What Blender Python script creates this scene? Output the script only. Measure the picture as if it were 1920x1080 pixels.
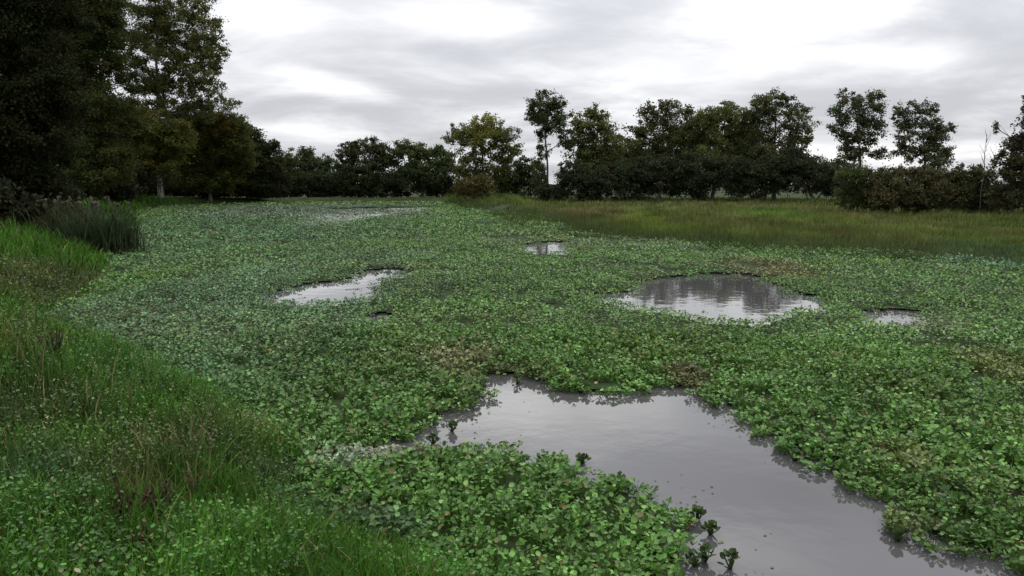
import bpy, math, random
import numpy as np
from mathutils import Vector

for o in list(bpy.data.objects):
    bpy.data.objects.remove(o)
SC = bpy.context.scene
COL = SC.collection
rng = np.random.default_rng(7)
R = math.radians

# ------------------------------------------------------------------ camera
CAM_H = 3.2
LENS = 28.0
FPX = LENS / 36.0 * 1920.0            # focal length in photo pixels
HORIZON = 345.0
PITCH = math.atan((540.0 - HORIZON) / FPX)
cd = bpy.data.cameras.new('camera')
cd.lens = LENS
cd.sensor_width = 36.0
cd.clip_start = 0.1
cd.clip_end = 20000.0
cam = bpy.data.objects.new('camera', cd)
COL.objects.link(cam)
cam.location = (0, 0, CAM_H)
cam.rotation_euler = (R(90) - PITCH, 0, 0)
SC.camera = cam

# ------------------------------------------------------------------ sky and sun
SUN_EL, SUN_AZ = R(48), R(25)          # azimuth clockwise from +Y (the viewing direction)
w = bpy.data.worlds.new('World')
SC.world = w
w.use_nodes = True
nt = w.node_tree
nt.nodes.clear()


def N(tree, typ, **kw):
    n = tree.nodes.new(typ)
    for k, v in kw.items():
        setattr(n, k, v)
    return n


def math_node(tree, op, a, b=None, c=None, clamp=False):
    n = tree.nodes.new('ShaderNodeMath')
    n.operation = op
    n.use_clamp = clamp
    for i, v in enumerate((a, b, c)):
        if v is None:
            continue
        if isinstance(v, (int, float)):
            n.inputs[i].default_value = v
        else:
            tree.links.new(v, n.inputs[i])
    return n.outputs[0]


def dir_of(px, py):
    """world direction of a photo pixel"""
    x, y, z = (px - 960) / FPX, 1.0, (540 - py) / FPX
    c, s = math.cos(PITCH), math.sin(PITCH)
    return (x, y * c + z * s, -y * s + z * c)


CLOUD_OFF = 0.14


def cloud_pt(px, py):
    d = dir_of(px, py)
    l = math.sqrt(sum(v * v for v in d))
    x, y, z = (v / l for v in d)
    return (x / (z + CLOUD_OFF), y / (z + CLOUD_OFF), 0)


tc = N(nt, 'ShaderNodeTexCoord')
sep = N(nt, 'ShaderNodeSeparateXYZ')
nt.links.new(tc.outputs['Generated'], sep.inputs[0])
zc = math_node(nt, 'MAXIMUM', sep.outputs[2], 0.0)
zo = math_node(nt, 'ADD', zc, CLOUD_OFF)
cx = math_node(nt, 'DIVIDE', sep.outputs[0], zo)
cy = math_node(nt, 'DIVIDE', sep.outputs[1], zo)
comb = N(nt, 'ShaderNodeCombineXYZ')
nt.links.new(cx, comb.inputs[0])
nt.links.new(cy, comb.inputs[1])
mp = N(nt, 'ShaderNodeMapping')
mp.inputs['Scale'].default_value = (0.75, 0.85, 1.0)
mp.inputs['Rotation'].default_value = (0, 0, R(-14))
nt.links.new(comb.outputs[0], mp.inputs[0])
nz = N(nt, 'ShaderNodeTexNoise')
nz.inputs['Scale'].default_value = 1.15
nz.inputs['Detail'].default_value = 6.0
nz.inputs['Roughness'].default_value = 0.58
nz.inputs['Distortion'].default_value = 0.3
nt.links.new(mp.outputs[0], nz.inputs['Vector'])
mr = N(nt, 'ShaderNodeMapRange')
mr.interpolation_type = 'SMOOTHSTEP'
mr.inputs['From Min'].default_value = 0.36
mr.inputs['From Max'].default_value = 0.72
mr.inputs['To Min'].default_value = -0.06
mr.inputs['To Max'].default_value = 0.30
nt.links.new(nz.outputs['Fac'], mr.inputs['Value'])
bright = math_node(nt, 'ADD', mr.outputs[0], 0.0)
# thin places in the overcast where the light breaks through, and a darker one
for (p1, p2, ay, amt) in (
        ((650, -90), (1250, -130), 0.32, 0.85), ((1250, -260), (1900, -330), 0.22, -0.32), ((1150, -400), (1650, -440), 0.16, 0.40), ((430, 112), (745, 192), 0.16, 0.30), ((700, 118), (1060, 158), 0.2, 0.12), ((370, 15), (600, 30), 0.22, 0.30),  # those above the frame are unseen, added to shape the pond's reflection
        ((800, 38), (1060, 58), 0.22, 0.34), ((1320, 50), (1700, 10), 0.34, 0.42), ((1480, 95), (1900, 120), 0.22, 0.16),
        ((430, 262), (760, 262), 0.5, 0.20), ((960, 300), (1920, 280), 1.0, 0.20), ((900, 200), (1700, 180), 0.4, 0.08)):
    a_, b_ = cloud_pt(*p1), cloud_pt(*p2)
    p = ((a_[0] + b_[0]) / 2, (a_[1] + b_[1]) / 2, 0)
    ax = math.hypot(b_[0] - a_[0], b_[1] - a_[1]) / 2
    tilt = math.degrees(math.atan2(b_[1] - a_[1], b_[0] - a_[0]))
    sb = N(nt, 'ShaderNodeVectorMath', operation='SUBTRACT')
    nt.links.new(comb.outputs[0], sb.inputs[0])
    sb.inputs[1].default_value = p
    m2 = N(nt, 'ShaderNodeMapping', vector_type='TEXTURE')
    m2.inputs['Rotation'].default_value = (0, 0, R(tilt))
    m2.inputs['Scale'].default_value = (ax, ay, 1)
    nt.links.new(sb.outputs[0], m2.inputs[0])
    # break the outline up with the same noise
    ln = N(nt, 'ShaderNodeVectorMath', operation='LENGTH')
    nt.links.new(m2.outputs[0], ln.inputs[0])
    wob = math_node(nt, 'MULTIPLY_ADD', nz.outputs['Fac'], -2.2, 1.1)
    dd = math_node(nt, 'ADD', ln.outputs['Value'], wob)
    mm = N(nt, 'ShaderNodeMapRange')
    mm.interpolation_type = 'SMOOTHSTEP'
    mm.inputs['From Min'].default_value = 0.0
    mm.inputs['From Max'].default_value = 1.6
    mm.inputs['To Min'].default_value = amt
    mm.inputs['To Max'].default_value = 0.0
    nt.links.new(dd, mm.inputs['Value'])
    bright = math_node(nt, 'ADD', bright, mm.outputs[0])
grad = math_node(nt, 'MULTIPLY_ADD', math_node(nt, 'MULTIPLY_ADD', zc, 1.6, 0.6), zc, 0.64)      # overcast: brighter towards the zenith
lum = math_node(nt, 'ADD', grad, bright)
lum10 = math_node(nt, 'MULTIPLY', lum, 10.0)
tint = N(nt, 'ShaderNodeMix', data_type='RGBA')
tint.inputs[6].default_value = (0.925, 0.94, 1.0, 1)
tint.inputs[7].default_value = (1.0, 1.0, 1.0, 1)
brc = math_node(nt, 'MULTIPLY', bright, 2.2, clamp=True)
nt.links.new(brc, tint.inputs[0])
cl = N(nt, 'ShaderNodeVectorMath', operation='SCALE')
nt.links.new(tint.outputs[2], cl.inputs[0])
nt.links.new(lum10, cl.inputs['Scale'])
sky = N(nt, 'ShaderNodeTexSky', sky_type='NISHITA')
sky.sun_disc = False
sky.sun_elevation = SUN_EL
sky.sun_rotation = SUN_AZ
mixs = N(nt, 'ShaderNodeMix', data_type='RGBA')
mixs.inputs[0].default_value = 0.96      # cloud cover
nt.links.new(sky.outputs[0], mixs.inputs[6])
nt.links.new(cl.outputs[0], mixs.inputs[7])
bg = N(nt, 'ShaderNodeBackground')
bg.inputs['Strength'].default_value = 0.1
nt.links.new(mixs.outputs[2], bg.inputs['Color'])
wo = N(nt, 'ShaderNodeOutputWorld')
nt.links.new(bg.outputs[0], wo.inputs['Surface'])

sd_ = bpy.data.lights.new('sun', 'SUN')
sd_.energy = 0.7
sd_.angle = R(25)
sd_.color = (1.0, 0.96, 0.9)
sun = bpy.data.objects.new('sun', sd_)
COL.objects.link(sun)
sv = Vector((math.sin(SUN_AZ) * math.cos(SUN_EL), math.cos(SUN_AZ) * math.cos(SUN_EL), math.sin(SUN_EL)))
sun.rotation_euler = sv.to_track_quat('Z', 'Y').to_euler()
sun.location = sv * 50

SC.view_settings.view_transform = 'Standard'
SC.view_settings.look = 'None'
SC.view_settings.exposure = 0.0
SC.view_settings.gamma = 1.0
SC.render.engine = 'CYCLES'
SC.cycles.max_bounces = 6
SC.cycles.diffuse_bounces = 3
SC.cycles.glossy_bounces = 3
SC.cycles.transmission_bounces = 3


# ------------------------------------------------------------------ helpers
def ground_xy(px, py, z=0.0):
    d = dir_of(px, py)
    t = (z - CAM_H) / d[2]
    return (d[0] * t, d[1] * t)


def at(px, py, Y):
    d = dir_of(px, py)
    t = Y / d[1]
    return np.array((d[0] * t, Y, CAM_H + d[2] * t))


def chaikin(p, n=2, closed=True):
    p = np.asarray(p, float)
    for _ in range(n):
        q = np.roll(p, -1, axis=0)
        a, b = p * .75 + q * .25, p * .25 + q * .75
        p = np.stack([a, b], 1).reshape(-1, 2)
    return p


def sdf(poly, P):
    """signed distance to a closed polygon, negative inside"""
    P = np.asarray(P, float)
    out = np.empty(len(P))
    A = poly
    B = np.roll(poly, -1, axis=0)
    e = B - A
    ee = (e * e).sum(1) + 1e-12
    for s in range(0, len(P), 20000):
        p = P[s:s + 20000]
        w_ = p[:, None] - A[None]
        t = np.clip((w_ * e[None]).sum(2) / ee, 0, 1)
        d = w_ - t[..., None] * e[None]
        dist = np.sqrt((d * d).sum(2).min(1))
        c1 = (A[None, :, 1] <= p[:, None, 1])
        c2 = (B[None, :, 1] > p[:, None, 1])
        cr = e[None, :, 0] * w_[:, :, 1] - e[None, :, 1] * w_[:, :, 0]
        up = (c1 & c2 & (cr > 0)).sum(1)
        dn = (~c1 & ~c2 & (cr < 0)).sum(1)
        out[s:s + 20000] = np.where(up - dn != 0, -dist, dist)
    return out


_lat = np.random.default_rng(99).random((256, 256))


def vnoise(x, y):
    xi, yi = np.floor(x).astype(int), np.floor(y).astype(int)
    fx, fy = x - xi, y - yi
    fx, fy = fx * fx * (3 - 2 * fx), fy * fy * (3 - 2 * fy)
    g = lambda i, j: _lat[i & 255, j & 255]
    return (g(xi, yi) * (1 - fx) + g(xi + 1, yi) * fx) * (1 - fy) + (g(xi, yi + 1) * (1 - fx) + g(xi + 1, yi + 1) * fx) * fy


def fbm(x, y):
    return vnoise(x, y) * .55 + vnoise(x * 2.1 + 31, y * 2.1 + 7) * .3 + vnoise(x * 4.3 + 11, y * 4.3 + 53) * .15


def sstep(a, b, x):
    t = np.clip((x - a) / (b - a), 0, 1)
    return t * t * (3 - 2 * t)


def mesh_np(name, V, F, mat, parent=None, tint=None, smooth=False):
    """one mesh object from arrays; tint is its colour, per vertex"""
    V = np.ascontiguousarray(V, np.float32)
    F = np.ascontiguousarray(F, np.int32)
    k = F.shape[1]
    me = bpy.data.meshes.new(name)
    me.vertices.add(len(V))
    me.vertices.foreach_set('co', V.ravel())
    me.loops.add(F.size)
    me.loops.foreach_set('vertex_index', F.ravel())
    me.polygons.add(len(F))
    me.polygons.foreach_set('loop_start', np.arange(0, F.size, k, dtype=np.int32))
    if smooth:
        me.polygons.foreach_set('use_smooth', np.ones(len(F), bool))
    if tint is not None:
        a = me.attributes.new('tint', 'FLOAT_COLOR', 'POINT')
        c = np.ones((len(V), 4), np.float32)
        c[:, :3] = tint
        a.data.foreach_set('color', c.ravel())
    me.update()
    me.validate()
    me.materials.append(mat)
    o = bpy.data.objects.new(name, me)
    COL.objects.link(o)
    if parent is not None:
        o.parent = parent
    return o


def frames(fwd, nrm):
    """rotation matrices (N,3,3), columns = forward, side, normal"""
    f = fwd / np.linalg.norm(fwd, axis=1, keepdims=True)
    s = np.cross(nrm, f)
    s /= np.linalg.norm(s, axis=1, keepdims=True) + 1e-9
    n = np.cross(f, s)
    return np.stack([f, s, n], 2)


def spread(T, F, pos, M, scale, col):
    """copies of a template mesh, joined: vertices, faces, tints"""
    n, k = len(pos), len(T)
    sc = np.asarray(scale, float)
    if sc.ndim == 1:
        sc = np.repeat(sc[:, None], 3, 1)
    V = np.einsum('nij,nkj->nki', M, T[None] * sc[:, None, :]) + pos[:, None]
    FF = F[None] + (np.arange(n) * k)[:, None, None]
    return V.reshape(-1, 3), FF.reshape(-1, F.shape[1]), np.repeat(col, k, 0)


def join(parts):
    V, F, C, off = [], [], [], 0
    for v, f, c in parts:
        V.append(v)
        F.append(f + off)
        C.append(c)
        off += len(v)
    return np.concatenate(V), np.concatenate(F), np.concatenate(C)


def tag(o, label=None, cat=None, group=None, kind=None):
    if label:
        o['label'] = label
    if cat:
        o['category'] = cat
    if group:
        o['group'] = group
    if kind:
        o['kind'] = kind
    return o


def empty(name, loc, label, cat, group=None):
    o = bpy.data.objects.new(name, None)
    COL.objects.link(o)
    o.location = loc
    o.empty_display_size = 0.3
    return tag(o, label, cat, group)


# ------------------------------------------------------------------ materials
def leaf_mat(name, rough=0.45, spec=0.5, trans=0.2):
    m = bpy.data.materials.new(name)
    m.use_nodes = True
    t = m.node_tree
    b = t.nodes['Principled BSDF']
    out = t.nodes['Material Output']
    at_ = N(t, 'ShaderNodeAttribute', attribute_name='tint')
    t.links.new(at_.outputs['Color'], b.inputs['Base Color'])
    b.inputs['Roughness'].default_value = rough
    b.inputs['Specular IOR Level'].default_value = spec
    if trans > 0:
        tr = N(t, 'ShaderNodeBsdfTranslucent')
        mx = N(t, 'ShaderNodeMixShader')
        mx.inputs[0].default_value = trans
        t.links.new(at_.outputs['Color'], tr.inputs['Color'])
        t.links.new(b.outputs[0], mx.inputs[1])
        t.links.new(tr.outputs[0], mx.inputs[2])
        t.links.new(mx.outputs[0], out.inputs['Surface'])
    return m


def noise_mat(name, c1, c2, scale, rough=0.9, detail=6, stretch=(1, 1, 1), bump=0.0):
    m = bpy.data.materials.new(name)
    m.use_nodes = True
    t = m.node_tree
    b = t.nodes['Principled BSDF']
    tcn = N(t, 'ShaderNodeTexCoord')
    mpn = N(t, 'ShaderNodeMapping')
    mpn.inputs['Scale'].default_value = stretch
    t.links.new(tcn.outputs['Object'], mpn.inputs[0])
    n = N(t, 'ShaderNodeTexNoise')
    n.inputs['Scale'].default_value = scale
    n.inputs['Detail'].default_value = detail
    t.links.new(mpn.outputs[0], n.inputs['Vector'])
    rp = N(t, 'ShaderNodeValToRGB')
    rp.color_ramp.elements[0].position = 0.35
    rp.color_ramp.elements[1].position = 0.65
    rp.color_ramp.elements[0].color = (*c1, 1)
    rp.color_ramp.elements[1].color = (*c2, 1)
    t.links.new(n.outputs['Fac'], rp.inputs[0])
    t.links.new(rp.outputs[0], b.inputs['Base Color'])
    b.inputs['Roughness'].default_value = rough
    b.inputs['Specular IOR Level'].default_value = 0.1
    if bump:
        bn = N(t, 'ShaderNodeBump')
        bn.inputs['Strength'].default_value = bump
        t.links.new(n.outputs['Fac'], bn.inputs['Height'])
        t.links.new(bn.outputs[0], b.inputs['Normal'])
    return m


M_HYA = leaf_mat('hyacinth_leaf', 0.45, 0.24, 0.22)
M_GRASS = leaf_mat('grass_blade', 0.7, 0.06, 0.3)
M_CROWN = leaf_mat('tree_leaf', 0.7, 0.06, 0.28)
M_BARK = noise_mat('bark', (0.05, 0.045, 0.038), (0.12, 0.11, 0.095), 3.0, 0.9, 6, (3, 3, 0.6), 0.4)
M_BARK_PALE = noise_mat('pale_bark', (0.10, 0.095, 0.085), (0.24, 0.23, 0.21), 2.0, 0.85, 6, (2, 2, 0.7), 0.3)
M_SOIL = noise_mat('soil_and_turf', (0.016, 0.024, 0.008), (0.035, 0.048, 0.015), 0.9, 1.0, 8)
M_MAT = noise_mat('root_mat', (0.010, 0.018, 0.005), (0.026, 0.042, 0.012), 3.0, 0.9, 6)

M_WATER = bpy.data.materials.new('pond_water')
M_WATER.use_nodes = True
_t = M_WATER.node_tree
_b = _t.nodes['Principled BSDF']
_b.inputs['Base Color'].default_value = (0.062, 0.060, 0.060, 1)
_b.inputs['Roughness'].default_value = 0.03
_b.inputs['IOR'].default_value = 1.6
_tc = N(_t, 'ShaderNodeTexCoord')
_n1 = N(_t, 'ShaderNodeTexNoise')
_n1.inputs['Scale'].default_value = 2.2
_n1.inputs['Detail'].default_value = 3
_t.links.new(_tc.outputs['Object'], _n1.inputs['Vector'])
_bn = N(_t, 'ShaderNodeBump')
_bn.inputs['Strength'].default_value = 0.10
_bn.inputs['Distance'].default_value = 0.03
_t.links.new(_n1.outputs['Fac'], _bn.inputs['Height'])
_t.links.new(_bn.outputs[0], _b.inputs['Normal'])

# ------------------------------------------------------------------ the pond outline and the open water
shore_left = [(1000, 1085), (860, 1045), (720, 1000), (610, 950), (575, 890), (590, 850), (520, 805), (430, 735), (350, 695),
              (280, 665), (200, 640), (130, 625), (90, 600), (120, 560), (190, 540), (215, 500), (200, 470), (245, 440),
              (262, 410), (250, 394)]
shore_far = [(330, 386), (440, 382), (540, 379.5), (700, 378.5), (830, 379)]
shore_right = [(850, 383), (900, 396), (980, 402), (1040, 412), (1060, 430), (1150, 446), (1400, 462), (1560, 468), (1700, 476),
               (1920, 492), (2500, 530)]
pond_px = shore_left + shore_far + shore_right
pond = [ground_xy(x, y, 0.12) for x, y in pond_px]
pond += [(60, 14), (30, 4.0), (12, 2.6), (4.0, 3.2), (1.6, 4.6)]
POND = chaikin(pond, 2)

holes_px = [
    [(905, 702), (960, 706), (1010, 722), (1040, 737), (1100, 741), (1180, 738), (1250, 724), (1290, 722), (1310, 742), (1360, 772),
     (1400, 797), (1440, 822), (1490, 852), (1540, 884), (1570, 908), (1640, 933), (1685, 945), (1668, 972), (1690, 1000), (1740, 1018),
     (1800, 1030), (1850, 1044), (1920, 1066), (2050, 1120), (2300, 1250), (1900, 1300), (1330, 1160), (1318, 1060), (1312, 1000), (1290, 955), (1240, 918), (1180, 893),
     (1100, 873), (1060, 860), (980, 853), (930, 848), (880, 838), (850, 836), (800, 836), (740, 840), (690, 846), (740, 832), (800, 820), (840, 808), (865, 780),
     (920, 752), (935, 738), (905, 722)],
    [(480, 560), (530, 547), (580, 530), (660, 524), (690, 503), (770, 505), (750, 518), (695, 525), (678, 540), (715, 556), (640, 567),
     (560, 567)],
    [(1090, 554), (1150, 549), (1205, 545), (1222, 522), (1270, 519), (1330, 510), (1405, 513), (1440, 532), (1480, 546), (1540, 560), (1535, 586), (1500, 574), (1470, 584), (1425, 602),
     (1340, 604), (1280, 586), (1200, 574), (1140, 562)],
    [(1628, 586), (1700, 578), (1722, 598), (1690, 611), (1640, 607)],
    [(978, 458), (1015, 452), (1056, 452), (1060, 472), (1000, 479)],
    [(680, 596), (705, 588), (725, 592), (715, 600)],
    [(575, 392.5), (640, 390), (700, 388), (830, 387), (838, 389.5), (760, 392), (700, 393.5), (640, 394)],
    [(450, 397), (510, 396), (515, 398.5), (460, 400)],
]
HOLES = [chaikin([ground_xy(x, y, 0.06) for x, y in h], 2) for h in holes_px]


def water_gap(P):
    """distance to the nearest open water, negative on it"""
    d = np.full(len(P), 1e9)
    for h in HOLES:
        lo, hi = h.min(0) - 6, h.max(0) + 6
        m = ((P > lo) & (P < hi)).all(1)
        if m.any():
            d[m] = np.minimum(d[m], sdf(h, P[m]))
    return d


def land_height(P):
    P = np.asarray(P, float)
    x, y = P[:, 0], P[:, 1]
    d = sdf(POND, P)
    r = np.hypot(x, y)
    left = sstep(4, -1, x - 0.0 * y) * sstep(175, 120, r)       # the higher near bank
    top = 0.35 + 1.05 * left
    rise = top * (1 - np.exp(-np.maximum(d, 0) * np.where(left > .5, .42, .25) / top))
    bump = (fbm(x * .35, y * .35) - .5) * .35 * np.clip(d / 3, 0, 1) + (fbm(x * 1.7 + 5, y * 1.7) - .5) * .10 * np.clip(d, 0, 1)
    return np.where(d > 0, 0.02 + rise + bump, np.maximum(-0.9, d * .5) - 0.02), d


# ------------------------------------------------------------------ ground and water
nr, na = 190, 300
rad = np.concatenate([[0.0], np.geomspace(0.6, 6000, nr - 1)])
ang = np.linspace(0, 2 * np.pi, na, endpoint=False)
rr, aa = np.meshgrid(rad, ang, indexing='ij')
P = np.stack([(rr * np.sin(aa)).ravel(), (rr * np.cos(aa)).ravel()], 1)
z, _ = land_height(P)
V = np.column_stack([P, z])
ii, jj = np.meshgrid(np.arange(nr - 1), np.arange(na), indexing='ij')
a = ii * na + jj
b = ii * na + (jj + 1) % na
F = np.stack([a, b, b + na, a + na], -1).reshape(-1, 4)
tag(mesh_np('ground', V, F, M_SOIL, smooth=True), kind='structure')
s = 420
V = np.array([(-s, -60, 0), (s, -60, 0), (s, s, 0), (-s, s, 0)], float)
tag(mesh_np('water', V, np.array([[0, 1, 2, 3]]), M_WATER), kind='structure')

# ------------------------------------------------------------------ leaf templates
# rounded cupped leaf: forward x 0..1, side y, normal z
_rows = [(0.0, .16, .0), (.28, .46, -.03), (.68, .47, .0), (1.0, .16, .07)]
LEAF_V = np.array([(x, sgn * wd, zz + abs(sgn) * .10) for x, wd, zz in _rows for sgn in (-1, 0, 1)], float)
LEAF_F = np.array([(r * 3 + c, r * 3 + c + 1, r * 3 + c + 4, r * 3 + c + 3) for r in range(3) for c in range(2)])
LEAF_LO_V = np.array([(0, -.12, 0), (.5, -.5, .06), (1, 0, .04), (.5, .5, .06)], float)
LEAF_LO_F = np.array([(0, 1, 2, 3)])
# grass blade
_b = [(0, .5, 0), (.36, .46, .0), (.72, .3, -.06), (1, .04, -.22)]
BLADE_V = np.array([(x, sgn * wd, zz) for x, wd, zz in _b for sgn in (-1, 1)], float)
BLADE_F = np.array([(2 * i, 2 * i + 1, 2 * i + 3, 2 * i + 2) for i in range(3)])
# leaf spray of a tree: a folded rhombus
SPRAY_V = np.array([(0, 0, 0), (.5, -.36, .1), (1, 0, 0), (.5, .36, .1)], float)
SPRAY_F = np.array([(0, 1, 2, 3)])


def polar_points(r0, r1, a0, a1, dens):
    n = int(dens * .5 * (r1 * r1 - r0 * r0) * (a1 - a0))
    r = np.sqrt(rng.uniform(r0 * r0, r1 * r1, n))
    t = rng.uniform(a0, a1, n)
    return np.stack([r * np.sin(t), r * np.cos(t)], 1)


# patches of another colour in the mat: photo px, radius px (x, y), colour, weight
G_MID = np.array((.074, .158, .030))
patches = [
    (430, 620, 240, 170, (.080, .155, .062), .85), (330, 560, 170, 90, (.084, .16, .068), .8), (420, 440, 200, 40, (.074, .15, .052), .7),
    (760, 640, 90, 60, (.09, .125, .035), .45), (880, 660, 110, 30, (.075, .085, .03), .45), (960, 700, 60, 18, (.085, .065, .03), .45),
    (1290, 700, 45, 22, (.09, .06, .03), .7), (1440, 500, 70, 22, (.17, .085, .03), .6), (760, 520, 200, 30, (.06, .10, .035), .5),
    (1900, 690, 60, 45, (.13, .12, .045), .5), (1700, 850, 50, 30, (.14, .14, .05), .5), (1700, 970, 60, 25, (.13, .15, .05), .6),
    (1840, 480, 150, 28, (.035, .10, .055), .8), (1080, 428, 40, 16, (.06, .19, .08), .8), (1150, 445, 260, 16, (.13, .15, .08), .5),
    (725, 836, 110, 14, (.30, .28, .22), .8), (640, 854, 60, 20, (.19, .24, .16), .7), (668, 401, 85, 13, (.55, .57, .50), 1.0), (860, 670, 60, 14, (.22, .20, .10), .6), (870, 760, 60, 60, (.10, .17, .04), .6),  # palest one paints the far water's bright strip into the leaf colour
    (1700, 596, 60, 24, (.16, .17, .10), .6), (860, 690, 40, 18, (.18, .2, .07), .6), (480, 420, 300, 22, (.05, .12, .05), .6),
    (650, 1000, 130, 60, (.035, .075, .03), .7), (1230, 520, 60, 14, (.09, .10, .035), .6), (600, 480, 250, 22, (.075, .14, .06), .5),
    (560, 392, 260, 12, (.095, .13, .085), .9),
]


def to_px(x, y, z):
    c, s_ = math.cos(PITCH), math.sin(PITCH)
    zz = z - CAM_H
    dep = y * c - zz * s_
    up = y * s_ + zz * c
    return 960 + x / dep * FPX, 540 - up / dep * FPX


def patch_colour(base, P, pts):
    """colour patches, laid out on the ground as ellipses"""
    col = np.repeat(base[None], len(P), 0)
    for (px, py, rx, ry, c, wgt) in pts:
        c0 = np.array(ground_xy(px, py, .15))
        wx = rx / FPX * np.hypot(*c0)
        y1, y2 = ground_xy(px, py - ry, .15), ground_xy(px, py + ry, .15)
        wy = max(.3, abs(y1[1] - y2[1]) * .5)
        d = np.hypot((P[:, 0] - c0[0]) / wx, (P[:, 1] - c0[1]) / wy)
        d += (fbm(P[:, 0] * 1.3 / max(wx, .5) + px, P[:, 1] * 1.3 / max(wy, .5)) - .5) * 1.3
        k = (wgt * sstep(1.3, .45, d))[:, None]
        col = col * (1 - k) + np.array(c)[None] * k
    return col


# ------------------------------------------------------------------ water hyacinths
parts = []
bands = [  # r0, r1, plants per m2, leaves per plant, leaf length, template
    (4.2, 10, 170, 8, .042, 'hi'), (10, 17, 120, 7, .050, 'hi'), (17, 28, 60, 7, .062, 'lo'), (28, 45, 28, 6, .082, 'lo'),
    (45, 75, 11, 6, .12, 'lo'), (75, 120, 5.5, 6, .16, 'lo'), (120, 190, 2.2, 6, .25, 'lo')]
for (r0, r1, dens, nl, L, kind) in bands:
    P = polar_points(r0, r1, R(-46), R(48), dens)
    rr = np.hypot(P[:, 0], P[:, 1])
    dp = sdf(POND, P)
    P, rr, dp = P[dp < .15], rr[dp < .15], dp[dp < .15]
    g = water_gap(P)
    wob = (fbm(P[:, 0] * 1.1, P[:, 1] * 1.1) - .5) * np.clip(rr * .03, .45, 1.3)
    gw = g + wob
    stray = (gw > -.03 * np.clip(rr, 8, 60)) & (vnoise(P[:, 0] * 3.1 + 7, P[:, 1] * 3.1) > .83) & (rng.uniform(0, 1, len(P)) < .5)
    fray = vnoise(P[:, 0] * 4.2 + 90, P[:, 1] * 4.2) * .36 - .10
    keep = (gw > fray) | stray
    P, rr, g = P[keep], rr[keep], (g + wob)[keep]
    # holes and thin places in the mat
    thin = fbm(P[:, 0] * .8 + 40, P[:, 1] * .8)
    fq = 3.2 * min(1.5, 14 / (r0 + r1) * 2) 
    sq = max(.3, min(1, 14 / r0))
    xr, yr = P[:, 0] * .8 + P[:, 1] * .6, (P[:, 1] * .8 - P[:, 0] * .6)
    fine = vnoise(xr * fq + 13, yr * fq * sq + 29) * .55 + vnoise(xr * fq * 2.3, yr * fq * 2.1 * sq) * .45
    k = (thin < .84) & (fine > .36)
    P, rr, g, fine = P[k], rr[k], g[k], fine[k]
    n = len(P)
    pc = patch_colour(G_MID, P, patches)
    var = fbm(P[:, 0] * .5, P[:, 1] * .5)
    pc *= ((.55 + .9 * var) * rng.uniform(.75, 1.25, n))[:, None]
    yel = (sstep(.56, .72, fbm(P[:, 0] * .33 + 200, P[:, 1] * .33)) * .3 * rng.uniform(0, 1, n))[:, None]
    pc = pc * (1 - yel) + np.array((.15, .15, .035)) * yel
    tall = (.05 + .13 * sstep(.0, .9, g)) * (.6 + .9 * fbm(P[:, 0] * .45 + 9, P[:, 1] * .45 + 3)) * rng.uniform(.8, 1.2, n)
    tall = np.minimum(tall * (.2 + 1.5 * fine), .25)
    idx = np.repeat(np.arange(n), nl)
    m = len(idx)
    phi = rng.uniform(0, 2 * np.pi, m)
    k = rng.uniform(0, 1, m)
    out = .02 + L * 1.3 * k
    hz = tall[idx] * (1.05 - .75 * k) * rng.uniform(.75, 1.15, m)
    el = np.where(rng.uniform(0, 1, m) < .7, rng.uniform(-.05, .75, m), rng.uniform(.6, 1.3, m)) * (1.1 - .6 * k)
    hd = np.stack([np.cos(phi), np.sin(phi), np.zeros(m)], 1)
    pos = np.column_stack([P[idx] + hd[:, :2] * out[:, None], .03 + hz])
    fwd = hd * np.cos(el)[:, None] + np.array((0, 0, 1.0)) * np.sin(el)[:, None]
    nrm = np.array((0, 0, 1.0)) * np.cos(el)[:, None] - hd * np.sin(el)[:, None] + rng.normal(0, .28, (m, 3))
    sc = L * rng.uniform(.5, 1.25, m) * (.75 + .6 * fbm(P[:, 0] * .6 + 300, P[:, 1] * .6))[idx]
    col = pc[idx] * rng.uniform(.5, 1.5, (m, 1)) * (1 + rng.normal(0, .07, (m, 3)))
    old = rng.uniform(0, 1, m) < .035
    col[old] = np.array((.17, .13, .05)) * rng.uniform(.5, 1.2, (old.sum(), 1))
    pale = rng.uniform(0, 1, m) < .12
    col[pale] = col[pale] * 1.4 + np.array((.06, .08, .03))
    col = np.clip(col, .004, .6)
    T, TF = (LEAF_V, LEAF_F) if kind == 'hi' else (LEAF_LO_V, LEAF_LO_F)
    parts.append(spread(T, TF, pos, frames(fwd, nrm), sc, col))
    if r1 <= 17:      # bulbous stalks
        root = np.column_stack([P[idx], np.full(m, .02)])
        dv = pos - root
        ln = np.linalg.norm(dv, axis=1)
        side = np.cross(dv, rng.normal(0, 1, (m, 3)))
        parts.append(spread(BLADE_V * np.array((1, 1, 0)), BLADE_F, root, frames(dv, side),
                            np.stack([ln, np.full(m, .010), ln], 1), np.clip(pc[idx] * np.array((1.0, .95, .8)), .004, 1)))
P = polar_points(5, 40, R(-30), R(36), 60)
g = water_gap(P)
k = (g < .02) & (rng.uniform(0, 1, len(P)) < .06 + .94 * np.exp(g * 4.5)) & (vnoise(P[:, 0] * 1.6, P[:, 1] * 1.6) + .35 * np.exp(g * 4) > .62)
P = P[k]
m = len(P)
phi = rng.uniform(0, 2 * np.pi, m)
col = np.where(rng.uniform(0, 1, (m, 1)) < .5, np.array((.10, .10, .04)), np.array((.045, .075, .025))) * rng.uniform(.4, 1.6, (m, 1))
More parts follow.
